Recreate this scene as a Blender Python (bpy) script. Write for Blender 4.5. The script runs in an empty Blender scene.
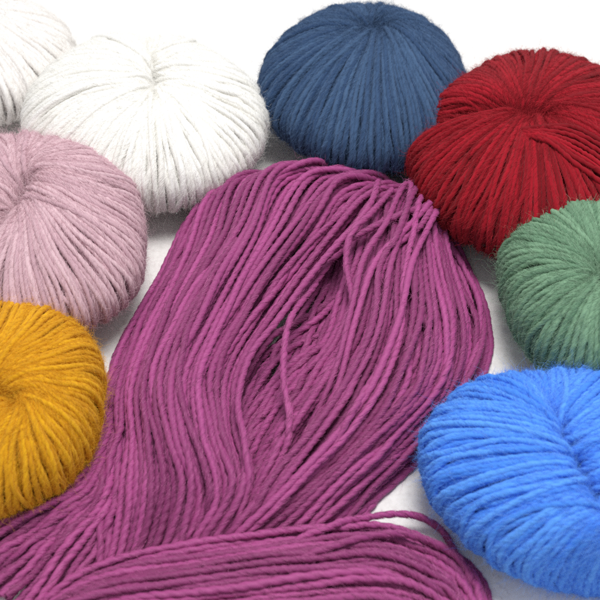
import bpy, math, numpy as np
from mathutils import Vector, kdtree

# ------------------------------------------------------------------ scene, camera, light
scene = bpy.context.scene
COL = scene.collection
CM = 0.01                                   # everything below is written in centimetres
DEP = math.radians(50)                      # the camera looks down at the table by this angle
DIST = 60.0
F_PX = 600 * DIST / 28.0                    # focal length in pixels of a 600 px wide picture

cam_d = bpy.data.cameras.new('camera')
cam = bpy.data.objects.new('camera', cam_d)
COL.objects.link(cam)
CAM = np.array([0.0, -DIST * math.cos(DEP), DIST * math.sin(DEP)])
cam.location = CAM * CM
cam.rotation_euler = (math.pi / 2 - DEP, 0, 0)
cam_d.sensor_width = 36
cam_d.lens = 36 * F_PX / 600
cam_d.clip_start = 0.01
cam_d.clip_end = 50
cam_d.dof.use_dof = True
cam_d.dof.focus_distance = (DIST - 2.6) * CM
cam_d.dof.aperture_fstop = 15
scene.camera = cam

world = bpy.data.worlds.new('World')
scene.world = world
world.use_nodes = True
bg = world.node_tree.nodes['Background']
bg.inputs[0].default_value = (0.96, 0.98, 1.0, 1)
bg.inputs[1].default_value = 0.58


def area(name, loc, target, size, power, col=(1, 1, 1)):
    l = bpy.data.lights.new(name, 'AREA')
    l.shape = 'RECTANGLE'
    l.size, l.size_y = size
    l.energy = power
    l.color = col
    o = bpy.data.objects.new(name, l)
    COL.objects.link(o)
    o.location = loc
    o.rotation_euler = (Vector(target) - Vector(loc)).to_track_quat('-Z', 'Y').to_euler()
    return o


area('softbox', (0.08, 0.12, 1.0), (0, 0, 0), (0.46, 0.34), 9.9, (1.0, 0.985, 0.96))
scene.view_settings.view_transform = 'Standard'
scene.view_settings.look = 'None'
scene.view_settings.exposure = 0
scene.view_settings.gamma = 1
scene.render.engine = 'CYCLES'
scene.cycles.diffuse_bounces = 6
scene.cycles.max_bounces = 8
scene.cycles.use_denoising = False           # the denoiser wipes the wool fibres away
scene.cycles.use_adaptive_sampling = False

RIGHT = np.array([1.0, 0, 0])
FWD = np.array([0.0, math.cos(DEP), -math.sin(DEP)])
UP = np.array([0.0, math.sin(DEP), math.cos(DEP)])


def at(px, py, z=0.0):
    """point of height z (cm) seen at a place of the 600 px photograph"""
    px, py, z = np.broadcast_arrays(*[np.asarray(v, float) for v in (px, py, z)])
    d = (((px - 300) / F_PX)[..., None] * RIGHT + ((300 - py) / F_PX)[..., None] * UP + FWD)
    k = (z - CAM[2]) / d[..., 2]
    return CAM + d * k[..., None]


# ------------------------------------------------------------------ helpers
def thing(name, label, cat, loc, group=None):
    o = bpy.data.objects.new(name, None)
    COL.objects.link(o)
    o.empty_display_size = 0.02
    o.location = loc
    o['label'] = label
    o['category'] = cat
    if group:
        o['group'] = group
    return o


def mesh_object(name, verts, faces, mat, parent=None, uv=None, tone=None):
    """verts (n,3) in cm (world), faces (m,4)"""
    base = np.array(parent.location) if parent else np.zeros(3)
    v = (verts * CM - base).astype(np.float32)
    me = bpy.data.meshes.new(name)
    me.vertices.add(len(v))
    me.vertices.foreach_set('co', v.ravel())
    f = np.ascontiguousarray(faces, dtype=np.int32)
    me.loops.add(f.size)
    me.loops.foreach_set('vertex_index', f.ravel())
    me.polygons.add(len(f))
    me.polygons.foreach_set('loop_start', np.arange(len(f), dtype=np.int32) * f.shape[1])
    me.update(calc_edges=True)
    me.polygons.foreach_set('use_smooth', np.ones(len(f), dtype=bool))
    if uv is not None:
        a = me.attributes.new('strand_uv', 'FLOAT_VECTOR', 'POINT')
        a.data.foreach_set('vector', uv.astype(np.float32).ravel())
    if tone is not None:
        a = me.attributes.new('tone', 'FLOAT', 'POINT')
        a.data.foreach_set('value', tone.astype(np.float32))
    me.materials.append(mat)
    o = bpy.data.objects.new(name, me)
    COL.objects.link(o)
    if parent:
        o.parent = parent
    return o


def yarn_material(name, col, col2, rough=0.85, sheen=0.12, fibre=1.0, spec=.18):
    """wool: dye that takes a little unevenly from strand to strand, fine fibres as bump"""
    m = bpy.data.materials.new(name)
    m.use_nodes = True
    nt = m.node_tree
    b = nt.nodes['Principled BSDF']
    at_ = nt.nodes.new('ShaderNodeAttribute'); at_.attribute_name = 'tone'
    uv = nt.nodes.new('ShaderNodeAttribute'); uv.attribute_name = 'strand_uv'
    mp = nt.nodes.new('ShaderNodeMapping'); mp.inputs['Scale'].default_value = (2.2, 4.2, 4.2)
    nt.links.new(uv.outputs['Vector'], mp.inputs['Vector'])
    nz = nt.nodes.new('ShaderNodeTexNoise')
    nz.inputs['Scale'].default_value = 1.0
    nz.inputs['Detail'].default_value = 4
    nt.links.new(mp.outputs[0], nz.inputs['Vector'])
    ad = nt.nodes.new('ShaderNodeMath'); ad.operation = 'MULTIPLY_ADD'
    nt.links.new(nz.outputs['Fac'], ad.inputs[0]); ad.inputs[1].default_value = 0.7
    nt.links.new(at_.outputs['Fac'], ad.inputs[2])
    mx = nt.nodes.new('ShaderNodeMix'); mx.data_type = 'RGBA'
    mx.inputs['A'].default_value = (*col, 1)
    mx.inputs['B'].default_value = (*col2, 1)
    nt.links.new(ad.outputs[0], mx.inputs['Factor'])
    nt.links.new(mx.outputs['Result'], b.inputs['Base Color'])
    bp = nt.nodes.new('ShaderNodeBump')
    bp.inputs['Strength'].default_value = 0.8 * fibre
    bp.inputs['Distance'].default_value = 0.0005
    nt.links.new(nz.outputs['Fac'], bp.inputs['Height'])
    nt.links.new(bp.outputs[0], b.inputs['Normal'])
    b.inputs['Roughness'].default_value = rough
    b.inputs['Specular IOR Level'].default_value = spec
    b.inputs['Sheen Weight'].default_value = sheen
    b.inputs['Sheen Roughness'].default_value = 0.5
    b.inputs['Sheen Tint'].default_value = (*[0.5 + 0.5 * c / max(col) for c in col], 1)
    return m


def fibre_material(name, col, col2, rough=0.8, spec=.2):
    """single wool fibres: some took the dye deeper, some are paler"""
    m = bpy.data.materials.new(name)
    m.use_nodes = True
    nt = m.node_tree
    b = nt.nodes['Principled BSDF']
    hi = nt.nodes.new('ShaderNodeHairInfo')
    mx = nt.nodes.new('ShaderNodeMix'); mx.data_type = 'RGBA'
    mx.inputs['A'].default_value = (*col2, 1)
    mx.inputs['B'].default_value = (*col, 1)
    nt.links.new(hi.outputs['Random'], mx.inputs['Factor'])
    nt.links.new(mx.outputs['Result'], b.inputs['Base Color'])
    b.inputs['Roughness'].default_value = rough
    b.inputs['Specular IOR Level'].default_value = spec
    return m


def catmull(P, x):
    """P (K, ...) evenly spaced knots, x in [0, K-1] -> (len(x), ...)"""
    K = len(P)
    x = np.clip(x, 0, K - 1 - 1e-9)
    i = np.floor(x).astype(int)
    f = (x - i).reshape((-1,) + (1,) * (P.ndim - 1))
    ext = np.concatenate([2 * P[:1] - P[1:2], P, 2 * P[-1:] - P[-2:-1]], 0)
    p0, p1, p2, p3 = ext[i], ext[i + 1], ext[i + 2], ext[i + 3]
    return 0.5 * (2 * p1 + (p2 - p0) * f + (2 * p0 - 5 * p1 + 4 * p2 - p3) * f ** 2
                  + (3 * p1 - p0 - 3 * p2 + p3) * f ** 3)


def waves(rng, n, s, amp, freqs):
    """smooth random wander: n strands by len(s) samples, s in 0..1"""
    w = np.zeros((n, len(s)))
    for fr in freqs:
        a = rng.normal(0, amp, (n, 1)) / math.sqrt(len(freqs))
        w += a * np.sin(2 * math.pi * (fr * rng.uniform(.7, 1.3, (n, 1)) * s + rng.uniform(0, 1, (n, 1))))
    return w


def frames(P):
    T = np.gradient(P, axis=1)
    T /= np.linalg.norm(T, axis=2, keepdims=True) + 1e-9
    N = np.zeros_like(P)
    ref = np.tile(np.array([0.31, 0.22, 0.92]), (len(P), 1))
    n = ref - T[:, 0] * np.sum(ref * T[:, 0], 1, keepdims=True)
    n /= np.linalg.norm(n, axis=1, keepdims=True) + 1e-9
    for k in range(P.shape[1]):
        n = n - T[:, k] * np.sum(n * T[:, k], 1, keepdims=True)
        n /= np.linalg.norm(n, axis=1, keepdims=True) + 1e-9
        N[:, k] = n
    return T, N, np.cross(T, N)


def tubes(rng, P, rad, up, pitch=3.1, sides=12, ply=2, groove=0.26):
    """plied yarn: every path of P (n,s,3) becomes a twisted tube; returns arrays for mesh_object"""
    n, s0 = P.shape[:2]
    s = (s0 - 1) * up + 1
    P = catmull(P.transpose(1, 0, 2), np.linspace(0, s0 - 1, s)).transpose(1, 0, 2)
    T, N, B = frames(P)
    L = np.concatenate([np.zeros((n, 1)), np.cumsum(np.linalg.norm(np.diff(P, axis=1), axis=2), 1)], 1)
    tw = 2 * math.pi * L / (pitch * 2 * rad) * rng.uniform(.75, 1.25, (n, 1)) + rng.uniform(0, 6.28, (n, 1)) + waves(rng, n, np.linspace(0, 1, s), 2.2, (2, 4))
    r = rad * rng.normal(1, .05, (n, 1)) * (1 + waves(rng, n, np.linspace(0, 1, s), .08, (5, 9, 17)))
    psi = np.arange(sides) * 2 * math.pi / sides
    if ply == 2:
        lob = 1.06 - groove * (1 - np.abs(np.cos(psi[None, None] - tw[..., None])) ** 1.1)
    else:
        lob = 1.0 + groove * .5 * (np.abs(np.cos(1.5 * (psi[None, None] - tw[..., None]))) * 2 - 1.25)
    rr = r[..., None] * lob
    V = (P[:, :, None] + rr[..., None] * (np.cos(psi)[None, None, :, None] * N[:, :, None]
                                          + np.sin(psi)[None, None, :, None] * B[:, :, None]))
    idx = np.arange(n * s * sides).reshape(n, s, sides)
    a, b = idx[:, :-1], idx[:, 1:]
    faces = np.stack([a, np.roll(a, -1, 2), np.roll(b, -1, 2), b], -1).reshape(-1, 4)
    # fibre direction: runs along the plies
    ang = np.broadcast_to((psi[None, None] - tw[..., None] * 1.0), rr.shape)
    uv = np.stack([np.broadcast_to(L[..., None], rr.shape) * 1.0,
                   np.cos(ang) * 1.0 + np.arange(n)[:, None, None] * 7.3,
                   np.sin(ang) + 0 * rr], -1)
    tone = np.broadcast_to(rng.uniform(-.35, .65, (n, 1, 1)), rr.shape)
    return V.reshape(-1, 3), faces, uv.reshape(-1, 3), tone.ravel(), P, T, N, B


def fuzz(rng, name, P, T, N, B, rad, cling, halo, mat, parent, keep=None, rfib=0.0050, hlen=(.3, 1.0), flare=.22, clen=(.25, .6)):
    """wool fibres: most lie along the plies of a strand, some curl off it as a halo"""
    base = np.array(parent.location)
    n, s = P.shape[:2]

    def pick(tot):
        i = rng.integers(0, n, tot * 4)
        k = rng.integers(1, s - 1, tot * 4)
        psi = rng.uniform(0, 2 * math.pi, tot * 4)[:, None]
        nn = np.cos(psi) * N[i, k] + np.sin(psi) * B[i, k]
        ok = nn @ np.array([0, -.45, .9]) > -.35          # the undersides stay bare
        if keep is not None:
            ok &= keep(P[i, k])
        return [v[ok][:tot] for v in (i, k, nn)]

    for kind, tot in (('surface_fibres', cling), ('halo_fibres', halo)):
        i, k, nn = pick(tot)
        tot = len(i)
        tt = T[i, k]
        side = np.cross(tt, nn)
        sg = np.where(rng.random(tot) < .5, -1, 1)[:, None]
        if kind == 'surface_fibres':
            m = 5
            u = np.linspace(0, 1, m)[None, :, None]
            ln = rng.uniform(*clen, (tot, 1))
            d = tt * sg + side * rng.normal(.5, .22, (tot, 1)) * sg + nn * rng.uniform(0, flare, (tot, 1))
            d /= np.linalg.norm(d, axis=1, keepdims=True)
            bend = -nn * .45 + rng.normal(0, .16, (tot, 3))
            root = P[i, k] + nn * rad * rng.uniform(.82, 1.0, (tot, 1))
            pts = root[:, None] + d[:, None] * ln[:, None] * u + bend[:, None] * ln[:, None] * u ** 2 * .6
            rr = rfib * CM * (1 - .5 * u[..., 0]) * rng.uniform(.7, 1.3, (tot, 1))
        else:
            m = 9
            u = np.linspace(0, 1, m)[None, :, None]
            ln = rng.uniform(*hlen, (tot, 1)) * rng.uniform(.3, 1, (tot, 1))
            d = tt * sg * .7 + side * rng.normal(0, .5, (tot, 1)) + nn * rng.uniform(.25, 1.1, (tot, 1)) + rng.normal(0, .25, (tot, 3))
            d /= np.linalg.norm(d, axis=1, keepdims=True)
            bend = rng.normal(0, .5, (tot, 3)) - nn * .35
            w1, w2 = rng.normal(0, .10, (tot, 1, 3)), rng.normal(0, .06, (tot, 1, 3))
            curl = w1 * np.sin(u * rng.uniform(4, 8, (tot, 1, 1))) + w2 * np.sin(u * rng.uniform(8, 15, (tot, 1, 1)))
            root = P[i, k] + nn * rad * .8
            pts = root[:, None] + d[:, None] * ln[:, None] * u + bend[:, None] * ln[:, None] * u ** 2 * .7 + curl * ln[:, None]
            rr = rfib * .62 * CM * (1 - .6 * u[..., 0]) * rng.uniform(.6, 1.2, (tot, 1))
        pts[..., 2] = np.maximum(pts[..., 2], .02)
        cu = bpy.data.hair_curves.new(kind)
        cu.add_curves([m] * tot)
        cu.points.foreach_set('position', ((pts * CM) - base).astype(np.float32).ravel())
        cu.points.foreach_set('radius', rr.astype(np.float32).ravel())
        cu.materials.append(mat)
        o = bpy.data.objects.new(kind, cu)
        COL.objects.link(o)
        o.parent = parent
        o['kind'] = 'stuff'


def relax(strands, rad, it=10, pull=.0, zmin=True, gap=.96):
    """push overlapping strands apart; strands = list of (s,3) arrays, changed in place"""
    ids = np.concatenate([np.full(len(p), j) for j, p in enumerate(strands)])
    for q in range(it):
        X = np.concatenate(strands)
        kd = kdtree.KDTree(len(X))
        for j, p in enumerate(X):
            kd.insert(p, j)
        kd.balance()
        D = np.zeros_like(X)
        for j, p in enumerate(X):
            me = ids[j]
            for co, kx, dist in kd.find_range(p, 2 * rad * gap):
                if ids[kx] != me and dist > 1e-6:
                    D[j] += (p - X[kx]) / dist * (2 * rad * gap - dist) * .22
        o = 0
        for p in strands:
            d = D[o:o + len(p)]
            for _ in range(3):
                e = np.concatenate([d[:1], d, d[-1:]])
                d = .25 * e[:-2] + .5 * e[1:-1] + .25 * e[2:]
            p += d
            p[:, 2] = np.maximum(p[:, 2], rad)
            o += len(p)


# ------------------------------------------------------------------ the table
def make_table():
    m = bpy.data.materials.new('white_table')
    m.use_nodes = True
    nt = m.node_tree
    b = nt.nodes['Principled BSDF']
    tc = nt.nodes.new('ShaderNodeTexCoord')
    nz = nt.nodes.new('ShaderNodeTexNoise')
    nz.inputs['Scale'].default_value = 500
    nz.inputs['Detail'].default_value = 5
    nt.links.new(tc.outputs['Object'], nz.inputs['Vector'])
    cr = nt.nodes.new('ShaderNodeValToRGB')
    cr.color_ramp.elements[0].position = .3
    cr.color_ramp.elements[0].color = (.76, .745, .725, 1)
    cr.color_ramp.elements[1].position = .6
    cr.color_ramp.elements[1].color = (.84, .83, .815, 1)
    nt.links.new(nz.outputs['Fac'], cr.inputs[0])
    nt.links.new(cr.outputs[0], b.inputs['Base Color'])
    bp = nt.nodes.new('ShaderNodeBump')
    bp.inputs['Strength'].default_value = .3
    bp.inputs['Distance'].default_value = .0004
    nt.links.new(nz.outputs['Fac'], bp.inputs['Height'])
    nt.links.new(bp.outputs[0], b.inputs['Normal'])
    b.inputs['Roughness'].default_value = .7
    b.inputs['Specular IOR Level'].default_value = .2
    # a board with real thickness, rounded rim left out of reach of the frame
    x0, x1, y0, y1, h = -70., 70., -60., 90., 2.5
    v = np.array([[x, y, z] for z in (0, -h) for x, y in ((x0, y0), (x1, y0), (x1, y1), (x0, y1))])
    f = np.array([[0, 1, 2, 3], [7, 6, 5, 4], [0, 4, 5, 1], [1, 5, 6, 2], [2, 6, 7, 3], [3, 7, 4, 0]])
    o = mesh_object('table_top', v, f, m)
    o.data.polygons.foreach_set('use_smooth', np.zeros(len(f), dtype=bool))
    o['kind'] = 'structure'
    o['label'] = 'white matt table top under all the yarn'


make_table()


def make_lint():
    rng = np.random.default_rng(5)
    m, tot = 8, 420
    u = np.linspace(0, 1, m)[None, :, None]
    a = rng.uniform(0, 6.28, (tot, 1))
    root = np.stack([rng.uniform(-17, 17, tot), rng.uniform(-16, 24, tot), np.full(tot, .012)], -1)
    d = np.concatenate([np.cos(a), np.sin(a), np.zeros((tot, 1))], 1)
    sd = np.concatenate([-np.sin(a), np.cos(a), np.zeros((tot, 1))], 1)
    ln = rng.uniform(.15, .9, (tot, 1))
    pts = root[:, None] + d[:, None] * ln[:, None] * u + sd[:, None] * (ln * rng.normal(0, .5, (tot, 1)))[:, None] * u ** 2 \
        + sd[:, None] * .06 * np.sin(u * rng.uniform(5, 14, (tot, 1, 1)))
    pts[..., 2] += .03 * np.abs(np.sin(u[..., 0] * 3.14)) * rng.random((tot, 1))
    cu = bpy.data.hair_curves.new('lint')
    cu.add_curves([m] * tot)
    cu.points.foreach_set('position', (pts * CM).astype(np.float32).ravel())
    cu.points.foreach_set('radius', np.full(tot * m, .0032 * CM, dtype=np.float32))
    cu.materials.append(fibre_material('lint_fibre', (.62, .55, .55), (.34, .27, .30)))
    o = bpy.data.objects.new('lint', cu)
    COL.objects.link(o)
    o['kind'] = 'stuff'
    o['label'] = 'fine stray wool fibres lying on the white table'


make_lint()


# ------------------------------------------------------------------ wound skeins
def smooth(x):
    x = np.clip(x, 0, 1)
    return x * x * (3 - 2 * x)


def make_skein(seed, label, c, b, ax, ay, rot, knot, crease, mats, d=.30, twist=.6, dip=(), skew=2.4, tilt=(0, 0),
               pitch=3.4, halo=34000, cling=110000, split=None, bumps=(), dive=1.0, cross=14, sq=.9, phase=0.0, twv=(.14, 0), drape=(), dens=.97, groove=.26):
    """c: pixel of the body's centre; b: half height; ax, ay, rot: outline on the table;
    knot: cm offset of the dimple; crease: (half length, half width, angle) of the dimple;
    dip: (azimuth, width, amount) grooves; bumps: the same, outward"""
    rng = np.random.default_rng(seed)
    C = at(c[0], c[1], b)
    knot = (at(knot[0], knot[1], 1.6 * b) - C)[:2]
    root = thing(label[0], label[1], 'skein', (C[0] * CM, C[1] * CM, 0), 'wound skeins laid round the loose hank')
    rad = d / 2
    four = rng.normal(0, .012, (4, 2))

    def surf(phi, th, off):
        """surface point of azimuth phi, profile angle th (pi = inside the dimple, 0 = rim)"""
        e = np.stack([np.cos(phi), np.sin(phi)], -1)
        p = phi - rot
        rho = 1 / np.sqrt((np.cos(p) / ax) ** 2 + (np.sin(p) / ay) ** 2)
        for k in range(4):
            rho = rho * (1 + four[k, 0] * np.cos((k + 2) * phi) + four[k, 1] * np.sin((k + 2) * phi))
        hm = 1 + tilt[1] * np.cos(phi - tilt[0])
        for a0, w, am in bumps:
            q = (phi - a0 + math.pi) % (2 * math.pi) - math.pi
            rho = rho * (1 + am * np.exp(-(q / w) ** 2))
        for a0, w, am in dip:
            q = (phi - a0 + math.pi) % (2 * math.pi) - math.pi
            g = np.exp(-(q / w) ** 2)
            hm = hm * (1 - am * g)
            rho = rho * (1 - .25 * am * g)
        cl, cw, ca = crease
        q = phi - ca
        ie = np.stack([cl * np.cos(q) * math.cos(ca) - cw * np.sin(q) * math.sin(ca),
                       cl * np.cos(q) * math.sin(ca) + cw * np.sin(q) * math.cos(ca)], -1)
        I = np.array(knot)[:2] + ie
        O = rho[..., None] * e
        cs, sn = np.cos(th), np.sin(th)
        u = .5 + .5 * np.sign(cs) * np.abs(cs) ** sq
        u = u ** skew
        xy = I + (O - I) * u[..., None]
        zz = b + b * hm * np.sign(sn) * np.abs(sn) ** sq
        zz = np.where(sn < 0, b + b * np.sign(sn) * np.abs(sn) ** sq, zz)
        Q = np.concatenate([xy, zz[..., None]], -1)
        M = np.concatenate([(I + O) / 2, np.full(phi.shape + (1,), b * .9)], -1)
        v = Q - M
        nrm = v / (np.linalg.norm(v, axis=-1, keepdims=True) + 1e-9)
        Q = Q + nrm * off[..., None]
        Q[..., :2] += C[:2]
        return Q

    S = 44
    s = np.linspace(0, 1, S)
    th1 = math.pi * 1.22 - s * (math.pi * 1.22 + 1.15)
    N1 = int(2 * math.pi * math.sqrt((ax * ax + ay * ay) / 2) / (d * dens))
    sets = []
    depthpat = np.array([0, .62, .25, .88, .12, .74, .4, 1.0])
    for layer, (nn, o0) in enumerate(((N1, 0.0), (int(N1 * .93), -.60 * d))):
        j = np.arange(nn)
        phi0 = (j + rng.normal(0, .22, nn)) * 2 * math.pi / nn + layer * .03
        inner = smooth((th1 - .9) / 2.2)
        tws = twist + twv[0] * np.cos(phi0 - twv[1]) + .08 * np.sin(phi0 * 2 + phase) + rng.normal(0, .035, nn)
        phi = phi0[:, None] + tws[:, None] * inner[None] ** 1.0 + waves(rng, nn, s, .026, (1, 2, 3.5))
        dep = depthpat[j % 8] * .8 + rng.uniform(0, .2, nn)
        off = o0 - dep[:, None] * dive * smooth((th1 - 1.25) / 1.9)[None] + waves(rng, nn, s, .10 * d, (1.5, 3, 5)) \
            + rng.normal(0, .12 * d, (nn, 1))
        sets.append(surf(phi, np.broadcast_to(th1, phi.shape), off))
        if layer == 0:
            PH = phi0
    if cross:
        j = np.arange(cross)
        phi0 = rng.uniform(0, 2 * math.pi, cross)
        inner = smooth((th1 - .9) / 2.2)
        phi = phi0[:, None] + (twist + rng.normal(0, .42, (cross, 1))) * inner[None] + waves(rng, cross, s, .05, (1, 2))
        off = np.full(phi.shape, .42 * d)
        sets.append(surf(phi, np.broadcast_to(th1, phi.shape), off))
        PH = np.concatenate([PH, PH * 0 + 9])[:0]
    allP = np.concatenate(sets)
    allP[..., 2] = np.maximum(allP[..., 2], rad * .8)
    # two coils, one each side of the crease
    ca = split if split is not None else crease[2]
    mid = allP[:, S // 2, :2] - C[:2] - np.array(knot)[:2]
    sidev = mid[:, 0] * -math.sin(ca) + mid[:, 1] * math.cos(ca)
    fz = []
    for sel in (sidev >= 0, sidev < 0):
        V, F, uv, tone, P, T, N, B = tubes(rng, allP[sel], rad, 3, pitch=pitch, groove=groove)
        mesh_object('coil', V, F, mats[0], root, uv, tone)
        fz.append((P, T, N, B))
    P, T, N, B = [np.concatenate(q) for q in zip(*fz)]
    # strands that cross over the others, laid on the coil
    X = P.reshape(-1, 3)
    dep_ = (X - CAM) @ FWD
    px = 300 + F_PX * ((X - CAM) @ RIGHT) / dep_
    py = 300 - F_PX * ((X - CAM) @ UP) / dep_
    for line in drape:
        q = catmull(np.array(line, float) + rng.normal(0, .9, (len(line), 2)), np.linspace(0, len(line) - 1, 40))
        dd = []
        for x, y in q:
            m = (px - x) ** 2 + (py - y) ** 2 < 49
            dd.append(dep_[m].min() if m.any() else np.nan)
        dd = np.array(dd)
        ok = ~np.isnan(dd)
        if ok.sum() < 10:
            continue
        dd = np.interp(np.arange(40), np.arange(40)[ok], dd[ok])
        for _ in range(8):
            e = np.concatenate([dd[:1], dd, dd[-1:]])
            dd = np.minimum(.25 * e[:-2] + .5 * e[1:-1] + .25 * e[2:], dd + .05)
        lift = .30 * d - .9 * d * np.maximum(0, 1 - np.minimum(np.arange(40), 39 - np.arange(40)) / 5.0)
        path = CAM + (dd - lift)[:, None] * (((q[:, :1] - 300) / F_PX) * RIGHT + ((300 - q[:, 1:]) / F_PX) * UP + FWD)
        path[:, 2] = np.maximum(path[:, 2], rad)
        V, F, uv, tone, P2, T2, N2, B2 = tubes(rng, path[None], rad, 3, pitch=pitch, groove=.26)
        mesh_object('crossing_strand', V, F, mats[0], root, uv, tone)
    # the packed yarn inside
    g = np.linspace(0, 2 * math.pi, 96, endpoint=False)
    t = np.linspace(math.pi * 1.2, -1.5, 36)
    ph, tt = np.meshgrid(g, t, indexing='ij')
    Q = surf(ph, tt, np.full(ph.shape, -1.25 * d) - .5 * dive * smooth((tt - 1.25) / 1.9))
    Q[..., 2] = np.maximum(Q[..., 2], .05)
    idx = np.arange(96 * 36).reshape(96, 36)
    a = np.roll(idx, -1, 0)
    F = np.stack([idx[:, :-1], idx[:, 1:], a[:, 1:], a[:, :-1]], -1).reshape(-1, 4)
    mesh_object('core', Q.reshape(-1, 3), F, mats[0], root, Q.reshape(-1, 3), np.zeros(96 * 36))
    fuzz(rng, 'fuzz', P, T, N, B, rad, cling, halo, mats[1], root, keep=lambda X: X[:, 2] > .4)
    return root, surf, rng


def pair(name, col, col2, fib, **k):
    return yarn_material(name + '_wool', col, col2, **k), fibre_material(name + '_fibre', fib, col2, k.get('rough', .8), k.get('spec', .2))


M_WHITE = pair('white', (.90, .89, .865), (.86, .845, .80), (.93, .925, .91))
M_CREAM = pair('cream', (.88, .855, .835), (.82, .79, .765), (.91, .89, .87))
M_PINK = pair('pink', (.70, .49, .54), (.55, .35, .405), (.80, .61, .65))
M_MUST = pair('mustard', (.82, .44, .012), (.62, .28, .006), (.86, .52, .05))
M_NAVY = pair('navy', (.058, .112, .215), (.024, .055, .13), (.12, .20, .35))
M_RED = pair('red', (.36, .006, .018), (.17, .002, .007), (.52, .035, .05))
M_GREEN = pair('green', (.21, .365, .235), (.12, .235, .145), (.33, .49, .35))
M_BLUE = pair('blue', (.115, .36, .93), (.06, .24, .82), (.23, .50, .95))
M_PURP = pair('purple', (.41, .068, .25), (.22, .028, .125), (.64, .18, .42), rough=.5, spec=.4)

R = math.radians
fan = lambda a, b, n: [[tuple(np.array(p) * (1 - t) + np.array(q) * t) for p, q in zip(a, b)] for t in np.linspace(0, 1, n)]
make_skein(1, ('yarn_skein', 'large white wound skein touching the pale pink one, behind the purple hank'),
           (145, 120), 2.55, 6.1, 5.5, R(-32), (154, 88), (1.1, .12, R(95)), M_WHITE, d=.265, dens=.76, groove=.15, twist=.55,
           twv=(.5, R(185)), tilt=(R(170), .12), dip=((R(92), .25, .25),))
make_skein(2, ('yarn_skein', 'cream skein at the far left, half hidden behind the pure white skein'),
           (-22, 58), 2.2, 4.9, 4.6, 0, (-40, 30), (.8, .2, 0), M_CREAM, d=.29, dens=.8, groove=.16, twist=.9)
make_skein(3, ('yarn_skein', 'dusty pink wound skein above the mustard yellow one'),
           (24, 238), 2.55, 5.5, 6.0, 0, (24, 206), (1.0, .12, R(70)), M_PINK, d=.24, twist=.9,
           tilt=(R(60), .12), dip=((R(235), .3, .2),))
make_skein(4, ('yarn_skein', 'mustard yellow wound skein below the dusty pink one'),
           (-2, 403), 2.4, 4.3, 5.1, 0, (6, 402), (.8, .1, R(-30)), M_MUST, d=.23, twist=1.05,
           tilt=(R(60), .10), dip=((R(200), .3, .2),))
make_skein(5, ('yarn_skein', 'dark navy blue wound skein between the white and red skeins'),
           (364, 90), 2.65, 5.25, 5.3, 0, (374, 40), (.7, .12, R(10)), M_NAVY, d=.255, twist=.6)
make_skein(6, ('yarn_skein', 'deep red wound skein with a long crease across its top'),
           (541, 156), 2.85, 6.1, 6.6, 0, (529, 128), (.7, .06, R(-12)), M_RED, d=.24, twist=.3, skew=2.6, dive=.6,
           twv=(.4, R(80)), dip=((R(166), .2, .42), (R(268), 1.0, -.14)), tilt=(R(80), .12),
           drape=fan([(522, 129), (546, 127), (572, 126), (600, 140), (630, 160)], [(526, 136), (550, 144), (574, 162), (600, 182), (626, 202)], 8))
make_skein(7, ('yarn_skein', 'soft sage green wound skein between the red and bright blue skeins'),
           (609, 284), 2.6, 4.75, 5.7, 0, (599, 279), (.7, .1, R(60)), M_GREEN, d=.265, twist=.5,
           dip=((R(80), .5, .06),))
make_skein(8, ('yarn_skein', 'bright blue wound skein in the foreground below the green one'),
           (577, 473), 2.35, 6.3, 4.65, R(-6), (580, 482), (2.7, .08, R(-72)), M_BLUE, d=.275, twist=.1,
           dip=((R(-68), .25, .35), (R(105), .25, .2)), tilt=(R(170), .06))


# ------------------------------------------------------------------ the loose purple hank
RADP = .150


def bundle(rng, stations, n, layers, S=70, jit=.5, thick=.30, wob=.12, tj=.02):
    """stations: list of (list of (px,py,z) across the bundle, world offset); returns list of strand paths"""
    K = len(stations[0][0])
    W = []
    for pts, off in stations:
        p = np.array(pts, float)
        W.append(at(p[:, 0], p[:, 1], p[:, 2]) + np.array(off))
    W = np.array(W)                                   # (st, K, 3)
    s = np.linspace(0, 1, S)
    G = catmull(W, s * (len(W) - 1))                  # (S, K, 3)
    out = []
    for l in range(layers):
        t = (np.arange(n) + .5 * (l % 2) + rng.normal(0, .25, n)) / n
        dt = waves(rng, n, s, tj, (.8, 1.6, 2.6))
        dz = waves(rng, n, s, wob, (1, 2, 3.3)) + rng.normal(0, .08, (n, 1))
        for i in range(n):
            x = np.clip(t[i] + dt[i], 0, 1) * (K - 1)
            k = np.clip(np.floor(x).astype(int), 0, K - 2)
            f = (x - k)[:, None]
            ext = np.concatenate([2 * G[:, :1] - G[:, 1:2], G, 2 * G[:, -1:] - G[:, -2:-1]], 1)
            r = np.arange(S)
            p0, p1, p2, p3 = ext[r, k], ext[r, k + 1], ext[r, k + 2], ext[r, k + 3]
            P = .5 * (2 * p1 + (p2 - p0) * f + (2 * p0 - 5 * p1 + 4 * p2 - p3) * f ** 2 + (3 * p1 - p0 - 3 * p2 + p3) * f ** 3)
            P = P.copy()
            P[:, 2] += -l * thick + dz[i]
            P[:, 2] = np.maximum(P[:, 2], RADP)
            out.append(P)
    return out


O0 = (0, 0, 0)


def st(xy, z, off=O0):
    return ([(x, y, h) for (x, y), h in zip(xy, z)], off)


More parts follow.
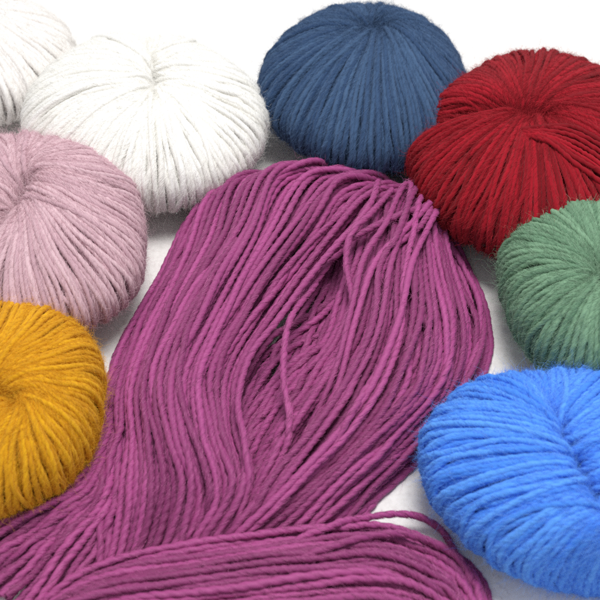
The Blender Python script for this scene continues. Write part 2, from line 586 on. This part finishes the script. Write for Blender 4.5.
rngp = np.random.default_rng(77)
ridgeA = [(198, 214), (226, 184), (272, 166), (330, 169), (392, 190)]
A = bundle(rngp, [
    st(ridgeA, (.6, 2.4, 3.0, 3.0, 2.6), (2.3, 1.1, -2.6)),
    st(ridgeA, (.6, 2.4, 3.0, 3.0, 2.6), (1.2, .55, -.75)),
    st([(190, 224), (216, 194), (258, 178), (316, 178), (382, 200)], (.6, 2.5, 3.3, 3.3, 2.9)),
    st([(160, 278), (194, 252), (232, 238), (284, 228), (345, 236)], (.4, 2.4, 3.4, 3.4, 2.6)),
    st([(130, 335), (160, 320), (190, 310), (237, 300), (297, 293)], (.4, 2.2, 3.2, 3.2, 2.2)),
    st([(110, 392), (138, 385), (165, 378), (201, 371), (245, 364)], (.4, 2.2, 3.2, 3.1, 2.0)),
    st([(106, 440), (140, 440), (172, 437), (205, 430), (238, 422)], (.4, 2.2, 3.1, 3.0, 2.1)),
    st([(92, 488), (136, 490), (180, 490), (218, 488), (253, 480)], (.4, 1.8, 2.4, 2.5, 2.3)),
    st([(86, 540), (126, 545), (166, 548), (194, 546), (220, 538)], (.4, .9, 1.3, 1.4, 1.4)),
    st([(80, 600), (112, 600), (142, 600), (164, 598), (184, 590)], (.2, .3, .4, .4, .3)),
], 23, 4, wob=.15, tj=.018, thick=.27)
ridgeB = [(372, 200), (398, 196), (414, 196), (424, 200), (434, 206)]
B_ = bundle(rngp, [
    st(ridgeB, (2.0, 2.4, 2.4, 2.0, 1.2), (-.3, 1.0, -1.9)),
    st(ridgeB, (2.0, 2.4, 2.4, 2.0, 1.2), (-.1, .5, -.6)),
    st([(362, 222), (386, 214), (408, 212), (428, 216), (446, 224)], (2.2, 2.7, 2.7, 2.2, 1.2)),
    st([(347, 280), (372, 270), (404, 268), (436, 268), (467, 262)], (1.9, 2.8, 3.0, 2.5, .7)),
    st([(330, 335), (358, 330), (398, 330), (446, 328), (488, 318)], (1.6, 2.7, 3.1, 2.6, .4)),
    st([(292, 382), (328, 385), (378, 385), (434, 385), (480, 374)], (1.3, 2.4, 2.9, 2.4, .4)),
    st([(258, 424), (290, 436), (342, 438), (388, 438), (438, 436)], (1.2, 2.1, 2.5, 2.0, .4)),
    st([(240, 462), (262, 480), (296, 488), (334, 490), (386, 482)], (.6, 1.4, 1.9, 1.5, .4)),
    st([(215, 508), (232, 525), (250, 532), (285, 535), (338, 530)], (.4, .8, 1.1, 1.0, .4)),
    st([(185, 560), (195, 575), (205, 580), (230, 585), (270, 575)], (.2, .4, .5, .5, .3)),
], 24, 4, wob=.2, tj=.028, thick=.27)
C_ = bundle(rngp, [
    st([(400, 290), (420, 320), (440, 360)], (.9, .8, .6)),
    st([(350, 288), (372, 340), (392, 392)], (1.0, 1.3, 1.0)),
    st([(308, 313), (324, 366), (342, 408)], (1.0, 1.5, 1.2)),
    st([(270, 342), (286, 390), (300, 428)], (1.0, 1.5, 1.3)),
    st([(244, 382), (256, 425), (268, 462)], (.9, 1.3, 1.1)),
    st([(226, 440), (238, 470), (246, 500)], (.7, .9, .8)),
    st([(212, 490), (220, 515), (226, 540)], (.4, .4, .4)),
    st([(200, 540), (204, 570), (208, 600)], (.2, .2, .2)),
], 10, 2, wob=.26, tj=.05)
F_ = bundle(rngp, [
    st([(150, 330), (156, 332), (164, 336)], (.2, .3, .5)),
    st([(124, 385), (131, 387), (140, 390)], (.2, .4, .6)),
    st([(110, 424), (120, 426), (132, 428)], (.3, .5, .8)),
    st([(100, 455), (108, 460), (120, 466)], (.5, .9, 1.0)),
    st([(74, 484), (88, 492), (116, 512)], (.7, 1.2, .9)),
    st([(36, 500), (52, 516), (104, 552)], (.7, 1.2, .7)),
    st([(-4, 514), (16, 542), (84, 592)], (.7, 1.1, .6)),
    st([(-50, 540), (-28, 572), (70, 640)], (.7, 1.0, .6)),
], 18, 3, wob=.14, tj=.015)
D_ = bundle(rngp, [
    st([(330, 205), (346, 202), (364, 205)], (.8, 1.2, 1.0)),
    st([(328, 238), (343, 240), (358, 242)], (.7, 1.2, 1.2)),
    st([(318, 278), (336, 282), (354, 286)], (.7, 1.2, 1.3)),
    st([(298, 314), (319, 322), (340, 330)], (.7, 1.3, 1.5)),
    st([(272, 356), (296, 370), (318, 380)], (.7, 1.3, 1.4)),
    st([(250, 410), (266, 420), (286, 434)], (.8, 1.4, 1.3)),
    st([(232, 460), (244, 470), (258, 482)], (.6, 1.0, .9)),
    st([(214, 515), (224, 522), (232, 530)], (.3, .4, .3)),
    st([(198, 575), (204, 580), (212, 590)], (.2, .2, .2)),
], 8, 1, wob=.22, tj=.05)
loose_px = [
    [(230, 550, .4), (262, 500, 1.0), (300, 440, 1.8), (334, 392, 2.5), (352, 330, 3.2), (374, 268, 3.6), (404, 232, 3.5), (428, 204, 3.0), (437, 198, 2.7), (438, 207, 2.9), (428, 228, 3.2), (410, 268, 3.5), (398, 326, 3.4), (374, 384, 3.1), (338, 436, 2.7), (292, 484, 2.3), (250, 524, 1.8)],
    [(240, 540, .4), (280, 474, 1.2), (312, 424, 2.2), (336, 366, 3.0), (352, 306, 3.4), (364, 258, 3.6), (386, 222, 3.6), (400, 192, 3.2), (408, 183, 3.0), (412, 190, 3.1), (404, 220, 3.4), (390, 266, 3.6), (380, 322, 3.5), (356, 376, 3.2), (318, 428, 2.8), (278, 476, 2.4), (244, 518, 1.8)],
    [(420, 182, 2.2), (412, 194, 3.2), (396, 238, 3.7), (380, 262, 3.6), (374, 318, 3.6), (352, 372, 3.3), (318, 424, 2.9), (280, 470, 2.5), (250, 512, 1.9)],
    [(392, 190, 3.0), (372, 212, 3.6), (352, 232, 3.7), (346, 262, 3.4), (352, 300, 3.2), (346, 344, 3.0), (318, 390, 2.8), (288, 434, 2.6), (262, 480, 2.2)],
    [(362, 236, 1.8), (334, 258, 2.4), (312, 288, 2.8), (291, 318, 3.2), (284, 352, 3.2), (284, 385, 3.0), (290, 418, 2.8), (284, 446, 2.5), (268, 480, 2.2), (250, 508, 1.8)],
    [(300, 300, 2.6), (305, 290, 2.8), (316, 270, 3.0), (334, 250, 3.2), (356, 236, 3.4), (384, 222, 3.5), (408, 212, 3.4), (430, 204, 2.8), (440, 206, 2.0)],
    [(236, 238, 3.5), (216, 268, 3.7), (206, 292, 3.7), (190, 330, 3.6), (178, 372, 3.5), (184, 412, 3.4), (200, 452, 3.2), (210, 492, 2.7), (206, 532, 1.3)],
    [(426, 190, 2.4), (420, 202, 3.1), (412, 236, 3.4), (404, 280, 3.4), (400, 330, 3.3), (380, 384, 3.1), (344, 434, 2.7), (300, 480, 2.3), (262, 520, 1.8)],
    [(378, 182, 2.8), (374, 196, 3.4), (360, 220, 3.6), (330, 252, 3.5), (304, 284, 3.4), (276, 322, 3.3), (250, 356, 3.1), (238, 400, 2.9), (244, 440, 2.9), (246, 484, 2.4), (232, 530, 1.4)],
    [(436, 202, 2.0), (432, 208, 2.9), (420, 226, 3.2), (392, 250, 3.4), (378, 286, 3.4), (370, 340, 3.3), (348, 392, 3.1), (310, 444, 2.7), (272, 494, 2.2)],
]
LO = [catmull(np.array([at(*q) for q in p + [(206, 566, .4), (200, 620, .2)]]), np.linspace(0, len(p) + 1, 70)) for p in loose_px]
E_ = bundle(rngp, [
    st([(20, 622), (20, 646), (20, 690)], (.5, .9, .5)),
    st([(92, 570), (92, 610), (92, 672)], (1.2, 1.9, .8)),
    st([(196, 545), (196, 596), (196, 664)], (1.6, 2.4, 1.0)),
    st([(300, 528), (296, 584), (292, 654)], (1.6, 2.6, 1.0)),
    st([(384, 524), (374, 580), (366, 650)], (1.1, 2.2, .9)),
    st([(438, 544), (424, 594), (408, 652)], (.6, 1.6, .8)),
    st([(472, 580), (452, 618), (428, 660)], (.4, .9, .6)),
    st([(478, 630), (452, 650), (420, 680)], (.3, .6, .4)),
], 19, 4, wob=.16, tj=.022)
loose_e = [[(190, 610, .5), (240, 578, 1.3), (300, 540, 1.9), (345, 523, 1.6), (384, 515, 1.2), (412, 515, .9), (432, 523, .6), (446, 536, .4), (452, 552, .3), (448, 580, .3)],
           [(190, 630, .8), (250, 580, 1.9), (330, 548, 2.3), (370, 536, 2.0), (404, 534, 1.7), (434, 543, 1.3), (456, 558, .8), (470, 580, .5), (470, 606, .3), (456, 634, .3)]]
LE = [catmull(np.array([at(*q) for q in p]), np.linspace(0, len(p) - 1, 70)) for p in loose_e]

every = A + B_ + D_ + C_ + F_ + LO + E_ + LE
relax(every, RADP, it=9)


def hank(label, parts, loose, base, fuzzn):
    root = thing('yarn_hank', label, 'hank', base, 'loose purple hanks of yarn')
    fz = []
    for P in parts:
        V, F, uv, tone, P2, T, N, B = tubes(rngp, np.array(P), RADP, 3, pitch=3.3, ply=2, groove=.33)
        mesh_object('strand_bundle', V, F, M_PURP[0], root, uv, tone)
        fz.append((P2, T, N, B))
    for P in loose:
        V, F, uv, tone, P2, T, N, B = tubes(rngp, np.array([P]), RADP, 3, pitch=3.3, ply=2, groove=.33)
        mesh_object('loose_strand', V, F, M_PURP[0], root, uv, tone)
        fz.append((P2, T, N, B))
    P, T, N, B = [np.concatenate(q) for q in zip(*fz)]
    fuzz(rngp, 'fuzz', P, T, N, B, RADP, fuzzn, fuzzn // 14, M_PURP[1], root, hlen=(.2, .7), flare=.12, clen=(.15, .38), rfib=.0055)


b0 = at(270, 380, 0) * CM
hank('big untwisted purple hank fanned open in the middle of the skeins', [A, B_, C_, D_, F_], LO, tuple(b0), 200000)
b1 = at(280, 600, 0) * CM
hank('end of a second purple hank lying across the front edge', [E_], LE, tuple(b1), 55000)
